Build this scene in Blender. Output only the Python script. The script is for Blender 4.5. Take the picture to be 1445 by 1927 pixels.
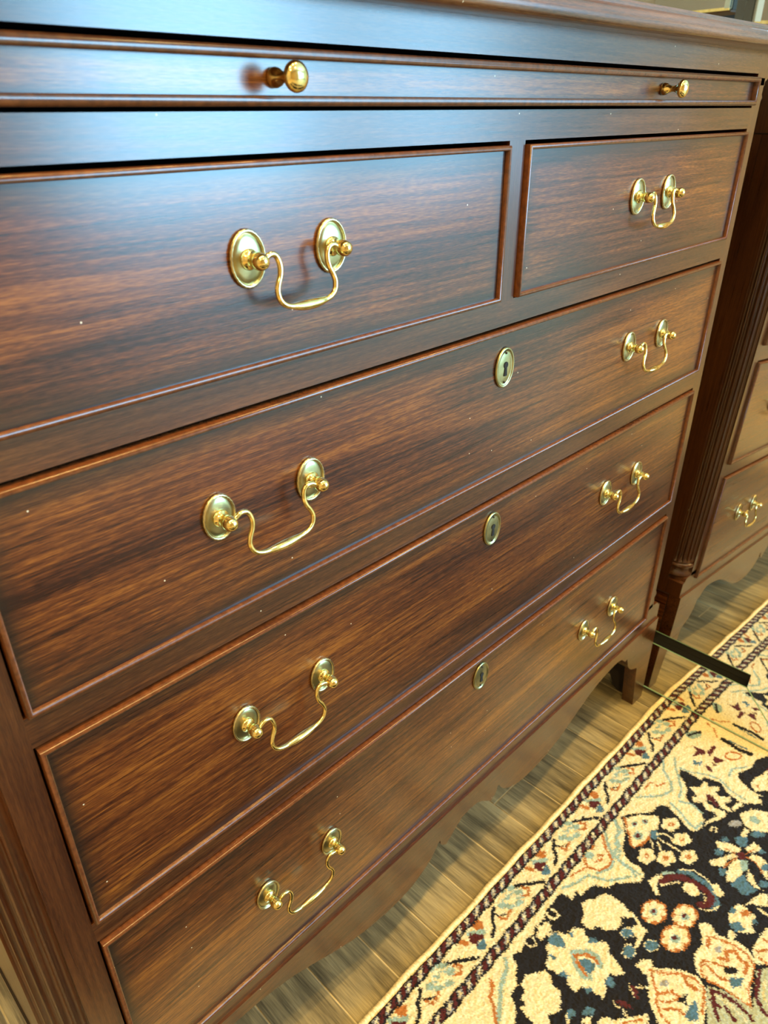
import bpy, bmesh, math, random
import numpy as np
from mathutils import Vector, Matrix

scene = bpy.context.scene
for o in list(bpy.data.objects):
    bpy.data.objects.remove(o, do_unlink=True)
col = scene.collection
random.seed(7)
PI = math.pi

# ------------------------------------------------------------------ camera
cam_d = bpy.data.cameras.new('camera')
cam = bpy.data.objects.new('camera', cam_d)
col.objects.link(cam)
RX = Vector((0.70378, -0.71040, -0.00539))
RD = Vector((-0.34700, -0.33712, -0.87518))
RF = Vector((0.61991, 0.61780, -0.48377))
m = Matrix((RX, -RD, -RF)).transposed().to_4x4()
m.translation = Vector((-0.51149, -0.36342, 0.90604))
cam.matrix_world = m
cam_d.sensor_fit = 'HORIZONTAL'
cam_d.sensor_width = 36.0
cam_d.lens = 1368.11 / 1445.0 * 36.0
cam_d.clip_start = 0.02
cam_d.dof.use_dof = True
cam_d.dof.focus_distance = 0.62
cam_d.dof.aperture_fstop = 16.0
scene.camera = cam

# ------------------------------------------------------------------ world, lights, exposure
w = bpy.data.worlds.new('world'); scene.world = w; w.use_nodes = True
bg = w.node_tree.nodes['Background']
bg.inputs[0].default_value = (0.62, 0.80, 1.0, 1); bg.inputs[1].default_value = 0.9
vs = scene.view_settings
vs.view_transform = 'Standard'; vs.look = 'None'; vs.exposure = 0.0; vs.gamma = 1.0
vs.use_curve_mapping = False

def area_light(name, loc, rot, sx, sy, power, colr, shape='RECTANGLE', spread=PI):
    d = bpy.data.lights.new(name, 'AREA'); d.shape = shape; d.size = sx; d.size_y = sy
    d.energy = power; d.color = colr; d.spread = spread
    o = bpy.data.objects.new(name, d); col.objects.link(o); o.location = loc; o.rotation_euler = rot
    return o
# daylight through the shop window opposite the chest
WY = -3.8
WINS = [dict(x0=1.30, x1=3.05, z0=0.30, z1=2.35, p=370), dict(x0=3.45, x1=5.00, z0=0.30, z1=2.35, p=190)]
for wd_ in WINS:
    area_light('window_daylight', ((wd_['x0']+wd_['x1'])/2, WY-0.10, (wd_['z0']+wd_['z1'])/2), (PI/2, 0, 0),
               wd_['x1']-wd_['x0'], wd_['z1']-wd_['z0'], wd_['p'], (0.32, 0.69, 1.0))
WARM = (1.0, 0.67, 0.21)
SPOTS = [(-0.30, -0.50, 26), (0.42, -0.52, 30), (-1.25, -0.60, 40), (0.1, -2.0, 32), (-1.9, -1.7, 55), (-2.0, 0.3, 8)]
for i, (x, y, p) in enumerate(SPOTS):
    area_light('downlight_lamp', (x, y, 2.765), (0, 0, 0), 0.11, 0.11, p, WARM, 'DISK')

# ------------------------------------------------------------------ helpers
def link(name, me, mat=None, parent=None, smooth=False):
    o = bpy.data.objects.new(name, me); col.objects.link(o)
    if mat is not None: me.materials.append(mat)
    if smooth:
        me.polygons.foreach_set('use_smooth', [True]*len(me.polygons))
    if parent is not None: o.parent = parent
    return o
def pyd(name, v, f):
    me = bpy.data.meshes.new(name); me.from_pydata(v, [], f); me.update(); return me
def fix(me):
    bm = bmesh.new(); bm.from_mesh(me); bmesh.ops.recalc_face_normals(bm, faces=bm.faces); bm.to_mesh(me); bm.free(); return me
def empty(name, loc=(0, 0, 0), rotz=0):
    o = bpy.data.objects.new(name, None); col.objects.link(o); o.location = loc; o.rotation_euler = (0, 0, rotz)
    o.empty_display_size = 0.1; return o
def tag(o, label, cat, group=None):
    o['label'] = label; o['category'] = cat
    if group: o['group'] = group
    return o
def struct(o):
    o['kind'] = 'structure'; return o
class MB:
    def __init__(s): s.v = []; s.f = []
    def add(s, v, f):
        n = len(s.v); s.v += [tuple(p) for p in v]; s.f += [tuple(i+n for i in q) for q in f]; return s
    def box(s, x0, x1, y0, y1, z0, z1, b=0.0):
        if b <= 0:
            v = [(x, y, z) for z in (z0, z1) for y in (y0, y1) for x in (x0, x1)]
            return s.add(v, [(0, 2, 3, 1), (4, 5, 7, 6), (0, 1, 5, 4), (2, 6, 7, 3), (0, 4, 6, 2), (1, 3, 7, 5)])
        bm = bmesh.new(); bmesh.ops.create_cube(bm, size=1)
        for q in bm.verts:
            q.co = Vector(((x0+x1)/2+q.co.x*(x1-x0), (y0+y1)/2+q.co.y*(y1-y0), (z0+z1)/2+q.co.z*(z1-z0)))
        bmesh.ops.bevel(bm, geom=list(bm.edges), offset=b, segments=2, profile=0.6, affect='EDGES')
        bm.verts.ensure_lookup_table()
        s.add([q.co[:] for q in bm.verts], [[q.index for q in fc.verts] for fc in bm.faces]); bm.free(); return s
    def loops(s, L, cap0=True, cap1=True, closed=True):
        n = len(L[0]); b = len(s.v)
        for l in L: s.v += [tuple(p) for p in l]
        for i in range(len(L)-1):
            for j in range(n if closed else n-1):
                k = (j+1) % n
                s.f.append((b+i*n+j, b+i*n+k, b+(i+1)*n+k, b+(i+1)*n+j))
        if cap0: s.f.append(tuple(b+j for j in range(n))[::-1])
        if cap1: s.f.append(tuple(b+(len(L)-1)*n+j for j in range(n)))
        return s
    def prism(s, poly, a0, a1, axis):
        # poly in the plane normal to axis; axis 'x': (y,z); 'y': (x,z); 'z': (x,y)
        def P(p, a):
            return {'x': (a, p[0], p[1]), 'y': (p[0], a, p[1]), 'z': (p[0], p[1], a)}[axis]
        return s.loops([[P(p, a0) for p in poly], [P(p, a1) for p in poly]])
    def lathe_y(s, prof, cx=0, cz=0, n=24, ex=1, ez=1):
        L = [[(cx+r*ex*math.cos(2*PI*i/n), y, cz+r*ez*math.sin(2*PI*i/n)) for i in range(n)] for r, y in prof]
        return s.loops(L)
    def lathe_z(s, prof, cx=0, cy=0, n=24):
        L = [[(cx+r*math.cos(2*PI*i/n), cy+r*math.sin(2*PI*i/n), z) for i in range(n)] for r, z in prof]
        return s.loops(L)
    def tube(s, path, rad, n=10):
        path = [Vector(p) for p in path]; L = []
        t0 = (path[1]-path[0]).normalized(); up = Vector((0, 1, 0))
        if abs(t0.dot(up)) > .9: up = Vector((0, 0, 1))
        for i, p in enumerate(path):
            t = (path[min(i+1, len(path)-1)]-path[max(i-1, 0)]).normalized()
            a = (up-t*up.dot(t)).normalized(); b = t.cross(a)
            r = rad[i] if isinstance(rad, (list, tuple)) else rad
            L.append([p+a*r*math.cos(2*PI*k/n)+b*r*math.sin(2*PI*k/n) for k in range(n)])
        return s.loops(L)
    def build(s, name, mat, parent=None, smooth=False, recalc=True):
        me = pyd(name, s.v, s.f)
        if recalc: fix(me)
        return link(name, me, mat, parent, smooth)
def smooth_angle(o, deg=40):
    me = o.data; me.polygons.foreach_set('use_smooth', [True]*len(me.polygons))
    bm = bmesh.new(); bm.from_mesh(me)
    for e in bm.edges:
        e.smooth = (len(e.link_faces) == 2 and e.calc_face_angle(9) < math.radians(deg))
    bm.to_mesh(me); bm.free(); return o
def spline(pts, n=6):
    out = []
    P = [pts[0]]+list(pts)+[pts[-1]]
    for i in range(1, len(P)-2):
        for k in range(n):
            t = k/n
            out.append(tuple(.5*((2*P[i][c])+(-P[i-1][c]+P[i+1][c])*t+(2*P[i-1][c]-5*P[i][c]+4*P[i+1][c]-P[i+2][c])*t*t
                       + (-P[i-1][c]+3*P[i][c]-3*P[i+1][c]+P[i+2][c])*t**3) for c in range(len(pts[0]))))
    out.append(tuple(pts[-1])); return out

# ------------------------------------------------------------------ materials
def newmat(name):
    mt = bpy.data.materials.new(name); mt.use_nodes = True
    nt = mt.node_tree; return mt, nt, nt.nodes['Principled BSDF']
def nd(nt, typ, **kw):
    n = nt.nodes.new(typ)
    for k, v in kw.items():
        if k in n.inputs.keys() if isinstance(k, str) else False: n.inputs[k].default_value = v
        else: setattr(n, k, v)
    return n
def plain(name, c, rough=.5, metal=0.0, **kw):
    mt, nt, b = newmat(name)
    b.inputs['Base Color'].default_value = (*c, 1); b.inputs['Roughness'].default_value = rough; b.inputs['Metallic'].default_value = metal
    for k, v in kw.items(): b.inputs[k].default_value = v
    return mt
def noisy(name, c0, c1, scale, rough=.6, bump=0.0, metal=0.0, stretch=(1, 1, 1), lo=.3, hi=.7):
    mt, nt, b = newmat(name)
    tc = nd(nt, 'ShaderNodeTexCoord'); mp = nd(nt, 'ShaderNodeMapping'); mp.inputs['Scale'].default_value = stretch
    no = nd(nt, 'ShaderNodeTexNoise'); no.inputs['Scale'].default_value = scale; no.inputs['Detail'].default_value = 5
    r = nd(nt, 'ShaderNodeValToRGB'); r.color_ramp.elements[0].position = lo; r.color_ramp.elements[1].position = hi
    r.color_ramp.elements[0].color = (*c0, 1); r.color_ramp.elements[1].color = (*c1, 1)
    nt.links.new(tc.outputs['Object'], mp.inputs[0]); nt.links.new(mp.outputs[0], no.inputs['Vector'])
    nt.links.new(no.outputs[0], r.inputs[0]); nt.links.new(r.outputs[0], b.inputs['Base Color'])
    b.inputs['Roughness'].default_value = rough; b.inputs['Metallic'].default_value = metal
    if bump:
        bu = nd(nt, 'ShaderNodeBump'); bu.inputs['Strength'].default_value = bump; bu.inputs['Distance'].default_value = .002
        nt.links.new(no.outputs[0], bu.inputs['Height']); nt.links.new(bu.outputs[0], b.inputs['Normal'])
    return mt

def wood(name, axis='x', burnish=False, cols=None, rough=.30):
    """mahogany: long streaks, fine pores, optional darker burnished border (an attribute of the drawer fronts)"""
    mt, nt, b = newmat(name); L = nt.links.new
    cols = cols or ((0.0200, 0.0044, 0.0017), (0.090, 0.0225, 0.0046), (0.235, 0.076, 0.0100))
    tc = nd(nt, 'ShaderNodeTexCoord'); oi = nd(nt, 'ShaderNodeObjectInfo')
    mul = nd(nt, 'ShaderNodeMath', operation='MULTIPLY'); mul.inputs[1].default_value = 37.0; L(oi.outputs['Random'], mul.inputs[0])
    cmb = nd(nt, 'ShaderNodeCombineXYZ')
    for k in range(3): L(mul.outputs[0], cmb.inputs[k])
    add = nd(nt, 'ShaderNodeVectorMath', operation='ADD'); L(tc.outputs['Object'], add.inputs[0]); L(cmb.outputs[0], add.inputs[1])
    def mapn(s):
        mp = nd(nt, 'ShaderNodeMapping'); mp.inputs['Scale'].default_value = s; L(add.outputs[0], mp.inputs[0]); return mp
    S1 = {'x': (2.2, 22, 22), 'z': (22, 22, 2.2), 'y': (22, 2.2, 22)}[axis]
    S2 = {'x': (10, 420, 420), 'z': (420, 420, 10), 'y': (420, 10, 420)}[axis]
    S3 = {'x': (130, 2000, 2000), 'z': (2000, 2000, 130), 'y': (2000, 130, 2000)}[axis]
    n1 = nd(nt, 'ShaderNodeTexNoise'); n1.inputs['Scale'].default_value = 1; n1.inputs['Detail'].default_value = 4; n1.inputs['Distortion'].default_value = .9
    L(mapn(S1).outputs[0], n1.inputs['Vector'])
    n2 = nd(nt, 'ShaderNodeTexNoise'); n2.inputs['Scale'].default_value = 1; n2.inputs['Detail'].default_value = 4; n2.inputs['Distortion'].default_value = .3
    L(mapn(S2).outputs[0], n2.inputs['Vector'])
    n3 = nd(nt, 'ShaderNodeTexNoise'); n3.inputs['Scale'].default_value = 1; n3.inputs['Detail'].default_value = 2
    L(mapn(S3).outputs[0], n3.inputs['Vector'])
    def ma(a, k, bb=None, op='MULTIPLY_ADD'):
        q = nd(nt, 'ShaderNodeMath', operation=op); L(a, q.inputs[0]); q.inputs[1].default_value = k
        if bb is not None:
            if hasattr(bb, 'is_linked'): L(bb, q.inputs[2])
            else: q.inputs[2].default_value = bb
        return q.outputs[0]
    s = ma(n1.outputs[0], .62, -.10); s = ma(n2.outputs[0], .62, s); s = ma(n3.outputs[0], .55, s); s = ma(s, 1.0, -.295)
    r = nd(nt, 'ShaderNodeValToRGB'); e = r.color_ramp.elements
    e[0].position = .34; e[0].color = (*cols[0], 1); e[1].position = .73; e[1].color = (*cols[2], 1)
    q = e.new(.52); q.color = (*cols[1], 1)
    L(s, r.inputs[0]); outc = r.outputs[0]
    if burnish:
        at = nd(nt, 'ShaderNodeAttribute'); at.attribute_name = 'burnish'
        nb = nd(nt, 'ShaderNodeTexNoise'); nb.inputs['Scale'].default_value = 22; nb.inputs['Detail'].default_value = 2; L(add.outputs[0], nb.inputs['Vector'])
        sb = nd(nt, 'ShaderNodeMath', operation='MULTIPLY_ADD'); L(nb.outputs[0], sb.inputs[0]); sb.inputs[1].default_value = .5; sb.inputs[2].default_value = -.25
        ad = nd(nt, 'ShaderNodeMath', operation='ADD'); L(at.outputs['Fac'], ad.inputs[0]); L(sb.outputs[0], ad.inputs[1]); ad.use_clamp = True
        mx = nd(nt, 'ShaderNodeMix', data_type='RGBA'); L(ad.outputs[0], mx.inputs['Factor'])
        mx.inputs['A'].default_value = (0.016, 0.0075, 0.004, 1); L(outc, mx.inputs['B']); outc = mx.outputs['Result']
    # a few pale paint specks and chips
    sp_ = nd(nt, 'ShaderNodeSeparateXYZ'); L(add.outputs[0], sp_.inputs[0]); cb_ = nd(nt, 'ShaderNodeCombineXYZ'); L(sp_.outputs[0], cb_.inputs[0]); L(sp_.outputs[2], cb_.inputs[1])
    vo = nd(nt, 'ShaderNodeTexVoronoi', voronoi_dimensions='2D'); vo.inputs['Scale'].default_value = 30; L(cb_.outputs[0], vo.inputs['Vector'])
    lt = nd(nt, 'ShaderNodeMath', operation='LESS_THAN'); L(vo.outputs['Distance'], lt.inputs[0]); lt.inputs[1].default_value = .016
    sc_ = nd(nt, 'ShaderNodeSeparateColor'); L(vo.outputs['Color'], sc_.inputs[0])
    gt_ = nd(nt, 'ShaderNodeMath', operation='GREATER_THAN'); L(sc_.outputs[0], gt_.inputs[0]); gt_.inputs[1].default_value = .90
    an = nd(nt, 'ShaderNodeMath', operation='MULTIPLY'); L(lt.outputs[0], an.inputs[0]); L(gt_.outputs[0], an.inputs[1])
    ms = nd(nt, 'ShaderNodeMix', data_type='RGBA'); L(an.outputs[0], ms.inputs['Factor']); L(outc, ms.inputs['A']); ms.inputs['B'].default_value = (0.62, 0.52, 0.36, 1); outc = ms.outputs['Result']
    L(outc, b.inputs['Base Color'])
    rr = nd(nt, 'ShaderNodeMath', operation='MULTIPLY_ADD'); L(n2.outputs[0], rr.inputs[0]); rr.inputs[1].default_value = .16; rr.inputs[2].default_value = rough-.08
    L(rr.outputs[0], b.inputs['Roughness'])
    b.inputs['Specular IOR Level'].default_value = .15; b.inputs['Coat Weight'].default_value = .95; b.inputs['Coat Roughness'].default_value = .23; b.inputs['IOR'].default_value = 1.55
    bu = nd(nt, 'ShaderNodeBump'); bu.inputs['Strength'].default_value = .22; bu.inputs['Distance'].default_value = .0004
    L(n3.outputs[0], bu.inputs['Height']); L(bu.outputs[0], b.inputs['Normal'])
    return mt

M_wx = wood('mahogany_horizontal', 'x', cols=((0.024, 0.0066, 0.0025), (0.062, 0.0175, 0.0046), (0.125, 0.040, 0.0085)))
M_wz = wood('mahogany_vertical', 'z', cols=((0.034, 0.0095, 0.0032), (0.060, 0.0175, 0.0047), (0.092, 0.029, 0.0070)))
M_wy = wood('mahogany_depth', 'y')
M_top = wood('mahogany_lit_worn_top', 'x', cols=((0.055, 0.018, 0.0065), (0.125, 0.043, 0.0130), (0.21, 0.080, 0.025)), rough=.34)  # same mahogany lightened: warm overhead light put into the colour, plus edge wear
M_front = wood('mahogany_drawer_front', 'x', True)
M_bead = noisy('mahogany_bead', (0.070, 0.021, 0.0075), (0.135, 0.043, 0.013), 240, .22)
M_dark = plain('dark_interior_wood_and_shade', (0.012, 0.006, 0.004), .8)
M_brass = noisy('polished_brass', (0.70, 0.53, 0.18), (0.91, 0.75, 0.33), 160, .14, 0, 1.0)
M_plate = noisy('aged_brass', (0.30, 0.27, 0.13), (0.50, 0.46, 0.24), 90, .30, .05, 1.0)
M_rim = noisy('roped_brass_rim', (0.46, 0.39, 0.20), (0.72, 0.63, 0.37), 120, .26, 0, 1.0)
M_black = plain('black_void', (0.004, 0.004, 0.004), .9)
M_mirror = plain('silvered_mirror', (0.88, 0.88, 0.84), .018, 1.0)
M_gedge = plain('green_glass_edge', (0.20, 0.33, 0.23), .15, 0.0, **{'Coat Weight': .6})
M_board = plain('black_backing_board', (0.004, 0.004, 0.004), .7, 0.0, **{'Specular IOR Level': .08})
M_wall = noisy('warm_plaster', (0.46, 0.38, 0.26), (0.52, 0.43, 0.30), 9, .85)
M_ceil = plain('white_ceiling_paint', (0.78, 0.75, 0.70), .9)
M_white = plain('white_painted_frame', (0.75, 0.75, 0.74), .4)
M_steel = plain('grey_steel', (0.35, 0.35, 0.35), .35, 1.0)

def plank_mat():
    mt, nt, b = newmat('wood_look_plank'); L = nt.links.new
    tc = nd(nt, 'ShaderNodeTexCoord'); oi = nd(nt, 'ShaderNodeObjectInfo')
    mul = nd(nt, 'ShaderNodeMath', operation='MULTIPLY'); mul.inputs[1].default_value = 53; L(oi.outputs['Random'], mul.inputs[0])
    cmb = nd(nt, 'ShaderNodeCombineXYZ'); [L(mul.outputs[0], cmb.inputs[k]) for k in range(3)]
    add = nd(nt, 'ShaderNodeVectorMath', operation='ADD'); L(tc.outputs['Object'], add.inputs[0]); L(cmb.outputs[0], add.inputs[1])
    def no(s, det, dist=0):
        mp = nd(nt, 'ShaderNodeMapping'); mp.inputs['Scale'].default_value = s; L(add.outputs[0], mp.inputs[0])
        n = nd(nt, 'ShaderNodeTexNoise'); n.inputs['Scale'].default_value = 1; n.inputs['Detail'].default_value = det; n.inputs['Distortion'].default_value = dist
        L(mp.outputs[0], n.inputs['Vector']); return n
    a = no((70, 7, 1), 5, .6); c = no((700, 30, 1), 4); d = no((16, 9, 1), 2)
    s1 = nd(nt, 'ShaderNodeMath', operation='MULTIPLY_ADD'); L(a.outputs[0], s1.inputs[0]); s1.inputs[1].default_value = .7; s1.inputs[2].default_value = -.15
    s2 = nd(nt, 'ShaderNodeMath', operation='MULTIPLY_ADD'); L(c.outputs[0], s2.inputs[0]); s2.inputs[1].default_value = .45; L(s1.outputs[0], s2.inputs[2])
    s3 = nd(nt, 'ShaderNodeMath', operation='MULTIPLY_ADD'); L(d.outputs[0], s3.inputs[0]); s3.inputs[1].default_value = .35; L(s2.outputs[0], s3.inputs[2])
    r = nd(nt, 'ShaderNodeValToRGB'); e = r.color_ramp.elements
    e[0].position = .38; e[0].color = (0.045, 0.036, 0.020, 1); e[1].position = .78; e[1].color = (0.34, 0.27, 0.14, 1)
    q = e.new(.56); q.color = (0.155, 0.122, 0.066, 1)
    L(s3.outputs[0], r.inputs[0]); L(r.outputs[0], b.inputs['Base Color']); b.inputs['Roughness'].default_value = .42
    bu = nd(nt, 'ShaderNodeBump'); bu.inputs['Strength'].default_value = .25; bu.inputs['Distance'].default_value = .0006
    L(c.outputs[0], bu.inputs['Height']); L(bu.outputs[0], b.inputs['Normal']); return mt
M_plank = plank_mat()
M_grout = noisy('sandy_grout', (0.40, 0.33, 0.20), (0.54, 0.45, 0.28), 60, .8)

# ------------------------------------------------------------------ room
X0, X1, Y0, Y1, ZC = -2.8, 5.6, WY, 1.25, 2.8
floor = struct(MB().box(X0, X1, Y0, Y1, -0.12, -0.0009).build('floor', M_grout))
struct(MB().box(X0, X1, Y0, Y1, ZC, ZC+.1).build('ceiling', M_ceil))
struct(MB().box(X0-.1, X0, Y0, Y1, 0, ZC).build('wall_left', M_wall))
struct(MB().box(X1, X1+.1, Y0, Y1, 0, ZC).build('wall_right', M_wall))
struct(MB().box(X0, X1, Y1, Y1+.1, 0, ZC).build('wall_back', M_wall))
wf = MB(); xa = X0
for wd_ in WINS:
    wf.box(xa, wd_['x0'], Y0-.1, Y0, 0, ZC); xa = wd_['x1']
    wf.box(wd_['x0'], wd_['x1'], Y0-.1, Y0, 0, wd_['z0']); wf.box(wd_['x0'], wd_['x1'], Y0-.1, Y0, wd_['z1'], ZC)
wf.box(xa, X1, Y0-.1, Y0, 0, ZC)
struct(wf.build('wall_front', M_wall))
for k, wd_ in enumerate(WINS):
    wn = struct(empty('window_%d' % (k+1), ((wd_['x0']+wd_['x1'])/2, Y0-.05, wd_['z0'])))
    wm = MB(); hw = (wd_['x1']-wd_['x0'])/2; hh = wd_['z1']-wd_['z0']; t = .05
    wm.box(-hw, -hw+t, -.03, .03, 0, hh); wm.box(hw-t, hw, -.03, .03, 0, hh); wm.box(-hw+t, hw-t, -.03, .03, 0, t); wm.box(-hw+t, hw-t, -.03, .03, hh-t, hh)
    wm.build('window_frame', M_white, wn)
    MB().box(-.02, .02, -.02, .02, t, hh-t).build('mullion', M_white, wn)

# planks: run towards the viewer (along y), 69.5 mm pitch; each is its own piece
PW, PL = 0.0695, 0.92
pm = fix(pyd('plank', *(lambda q: (q.v, q.f))(MB().box(-PW/2+.0011, PW/2-.0011, -PL/2+.0011, PL/2-.0011, -.0008, 0, 0))))
pm.materials.append(M_plank)
for i in range(-12, 22):
    xc = -0.293 + PW*(i+.5)
    off = ((i*0.37) % 1.0)*PL
    y = -0.62+off-PL*2
    while y < Y1+PL/2-.3:
        under = (-1.0 < xc < 1.1 and y+PL/2 < -.06 and y-PL/2 > -1.25)
        if y+PL/2 > -.75 and y+PL/2 < Y1-.01 and not under:
            o = bpy.data.objects.new('plank', pm); col.objects.link(o); o.location = (xc, y, 0); o.parent = floor
        y += PL
# ------------------------------------------------------------------ chest of drawers
HX = 0.4402          # half width of the drawer openings
SX = 0.4622          # outer edge of the stile
OX = 0.4894          # outer side
DEP = 0.47
chest = tag(empty('chest_of_drawers'), 'mahogany chest of five drawers with brass pulls and fluted corner columns beside the rug', 'chest of drawers')
# top with a rounded moulded edge
def rect(off, z, yb=DEP):
    x = OX+off; return [(-x, -off, z), (x, -off, z), (x, yb, z), (-x, yb, z)]
prof = [(.002, .9602), (.0185, .9602), (.0212, .9612), (.0232, .9640), (.0238, .9670), (.0230, .9705), (.0208, .9738), (.0178, .9757), (.0160, .9765), (.0160, .9785), (.0128, .9787), (.0118, .9810)]
smooth_angle(MB().loops([rect(a, z) for a, z in prof]).build('top_board', M_top, chest), 35)
# stiles with the corner notch for the column
for s in (-1, 1):
    q = MB()
    def bx(xa, xb, y0, y1, z0, z1, b=0): q.box(min(s*xa, s*xb), max(s*xa, s*xb), y0, y1, z0, z1, b)
    bx(HX, SX, 0, .030, .2055, .935)
    poly = [(HX, .172), (OX, .172), (OX, .1985), (OX-.006, .2005), (OX-.010, .2060), (SX+.004, .2075), (SX, .2130), (HX, .2130)]
    q.prism([(s*a, b) for a, b in poly], 0, .0272, 'y')
    poly = [(HX, .928), (SX, .928), (SX+.001, .9315), (SX+.006, .9335), (SX+.010, .9370), (OX-.006, .9385), (OX, .942), (OX, .9602), (HX, .9602)]
    q.prism([(s*a, b) for a, b in poly], 0, .0272, 'y')
    q.build('stile', M_wz, chest)
    q = MB(); bx(OX-.020, OX, .0272, DEP, .172, .9602); bx(SX, OX-.0205, .0272, .045, .172, .9602)
    q.build('side_panel', M_wz, chest)
    # fluted quarter column in the notch
    cx, cy, R = s*SX, .0272, .0250
    def sect(fl, rr):
        pts = [(cx, cy)]
        N = 60
        for i in range(N+1):
            t = i/N; a = -PI/2+t*PI/2
            u = (t*5.0) % 1.0
            d = 0.0
            if 0 < t < 1:
                k = (u-.5)/.40
                if abs(k) < 1: d = .0034*math.sqrt(1-k*k)
            r = rr-d*fl
            pts.append((cx+s*r*math.cos(a), cy+r*math.sin(a)))
        return pts
    zz = [(.2075, 0, .0262), (.2110, 0, .0262), (.2135, 0, .0250), (.2150, 0, .0232), (.2185, 0, .0228), (.2215, 0, .0240), (.2235, 0, .0262), (.2265, 0, .0268), (.2290, 0, .0258), (.2300, 0, .0238), (.2330, 0, .0236)]
    q = MB().loops([[(x, y, z) for x, y in sect(f, r)] for z, f, r in zz])
    colm = smooth_angle(MB().loops([[(x, y, z) for x, y in sect(f, R)] for z, f in ((.2330, 0), (.2352, .45), (.2385, .85), (.243, 1), (.899, 1), (.9035, .85), (.907, .45), (.909, 0))]).build('fluted_column', M_wz, chest), 50)
    smooth_angle(q.build('column_base', M_wz, colm), 50)
    zc = [(.909, 0, .0236), (.9115, 0, .0238), (.9130, 0, .0258), (.9160, 0, .0266), (.9185, 0, .0258), (.9200, 0, .0240), (.9240, 0, .0236), (.9275, 0, .0255), (.928, 0, .0262), (.9335, 0, .0262)]
    smooth_angle(MB().loops([[(x, y, z) for x, y in sect(f, r)] for z, f, r in zc]).build('column_capital', M_wz, colm), 50)
    # bracket foot returning along the side
    sp = [(.018, .172), (.018, 0), (.036, 0), (.0450, .008), (.0540, .028), (.062, .060), (.075, .085), (.095, .110), (.125, .130), (.16, .140),
          (.31, .140), (.35, .130), (.38, .105), (.40, .075), (.415, .03), (.425, 0), (DEP, 0), (DEP, .172)]
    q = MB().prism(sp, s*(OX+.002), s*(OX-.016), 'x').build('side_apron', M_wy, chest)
    q.data.materials.append(M_dark)  # near-black inner foot faces: shade under the chest put into the colour
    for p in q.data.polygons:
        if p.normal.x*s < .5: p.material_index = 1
MB().box(-OX+.02, OX-.02, DEP-.012, DEP-.002, .165, .9602).build('back_panel', M_dark, chest)
MB().box(-OX+.019, OX-.019, .018, DEP-.013, .164, .1715).build('bottom_board', M_dark, chest)
for z0, z1 in ((.9389, .9602), (.8854, .9059), (.7448, .7662), (.5787, .6017), (.3860, .4064), (.172, .1943)):
    MB().box(-HX, HX, 0, .022, z0, z1).build('rail', M_wx, chest)
    MB().box(-HX, HX, .0225, .30, z0+.004, z1-.004).build('dust_board', M_dark, chest)
MB().box(-.0105, .0095, 0, .022, .7662, .8854).build('drawer_divider', M_wz, chest)
# shaped apron with bracket feet
half = [(.045, .1160), (.052, .1205), (.0558, .1262), (.0568, .1335), (.0610, .1318), (.0660, .1235), (.0745, .1140), (.086, .1065), (.105, .0985), (.128, .0950), (.150, .0955), (.178, .0990), (.205, .1065),
        (.232, .1180), (.258, .1305), (.282, .1410), (.305, .1480), (.327, .1520), (.350, .1545), (.364, .1545), (.376, .1505), (.385, .1430), (.3885, .1390), (.3970, .1388), (.3985, .1345), (.4030, .1225), (.4105, .1115), (.4200, .1035), (.4300, .0985), (.4419, .0932), (.4580, 0), (OX, 0)]
arch = [(-.045, .1160), (-.036, .1228), (-.026, .1320), (-.014, .1388), (0, .1408), (.014, .1388), (.026, .1320), (.036, .1228)]
bot = [(-a, b) for a, b in half[::-1]]+arch[1:]+half
q = MB()
top_z = .1720; n = len(bot)
F = [(x, -.0030, z) for x, z in bot]; Bk = [(x, .0175, z) for x, z in bot]
FT = [(x, -.0030, top_z) for x, z in bot]; BT = [(x, .0175, top_z) for x, z in bot]
q.v = F+Bk+FT+BT
for i in range(n-1):
    q.f += [(i, i+1, 2*n+i+1, 2*n+i), (n+i+1, n+i, 3*n+i, 3*n+i+1), (i+1, i, n+i, n+i+1), (2*n+i, 2*n+i+1, 3*n+i+1, 3*n+i)]
q.f += [(0, 2*n, 3*n, n), (n-1, n+n-1, 3*n+n-1, 2*n+n-1)]
q.build('apron', M_wx, chest)

# ---- drawers
def bead_mesh(x0, x1, z0, z1, wd, pr=.0046):
    P = [(0, .006), (0, -.66*pr), (.16*wd, -.90*pr), (.38*wd, -pr), (.62*wd, -pr), (.84*wd, -.90*pr), (wd, -.66*pr), (wd, .001)]
    Ls = [[(x0+d, y, z0+d), (x1-d, y, z0+d), (x1-d, y, z1-d), (x0+d, y, z1-d)] for d, y in P]
    return MB().loops(Ls, False, False)
def front_mesh(name, x0, x1, z0, z1, y, thick):
    ins = [0, .003, .008, .015, .026]; val = [.05, .20, .58, .90, 1.0]
    mh = (z1-z0)/2*.92
    L = []
    for k in ins:
        k = min(k, mh*k/.036 if mh < .036 else k)
        L.append([(x0+k, y, z0+k), (x1-k, y, z0+k), (x1-k, y, z1-k), (x0+k, y, z1-k)])
    Lb = [(x0, y+thick, z0), (x1, y+thick, z0), (x1, y+thick, z1), (x0, y+thick, z1)]
    v = [p for l in [Lb]+L for p in l]; f = [(3, 2, 1, 0)]
    for i in range(len(L)):
        for j in range(4):
            k = (j+1) % 4; f.append((i*4+j, i*4+k, (i+1)*4+k, (i+1)*4+j))
    b = len(L)*4; f.append((b, b+1, b+2, b+3))
    me = pyd(name, v, f); fix(me)
    at = me.attributes.new('burnish', 'FLOAT', 'POINT')
    at.data.foreach_set('value', [0]*4+[a for a in val for _ in range(4)])
    return me
NE = 56
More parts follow.
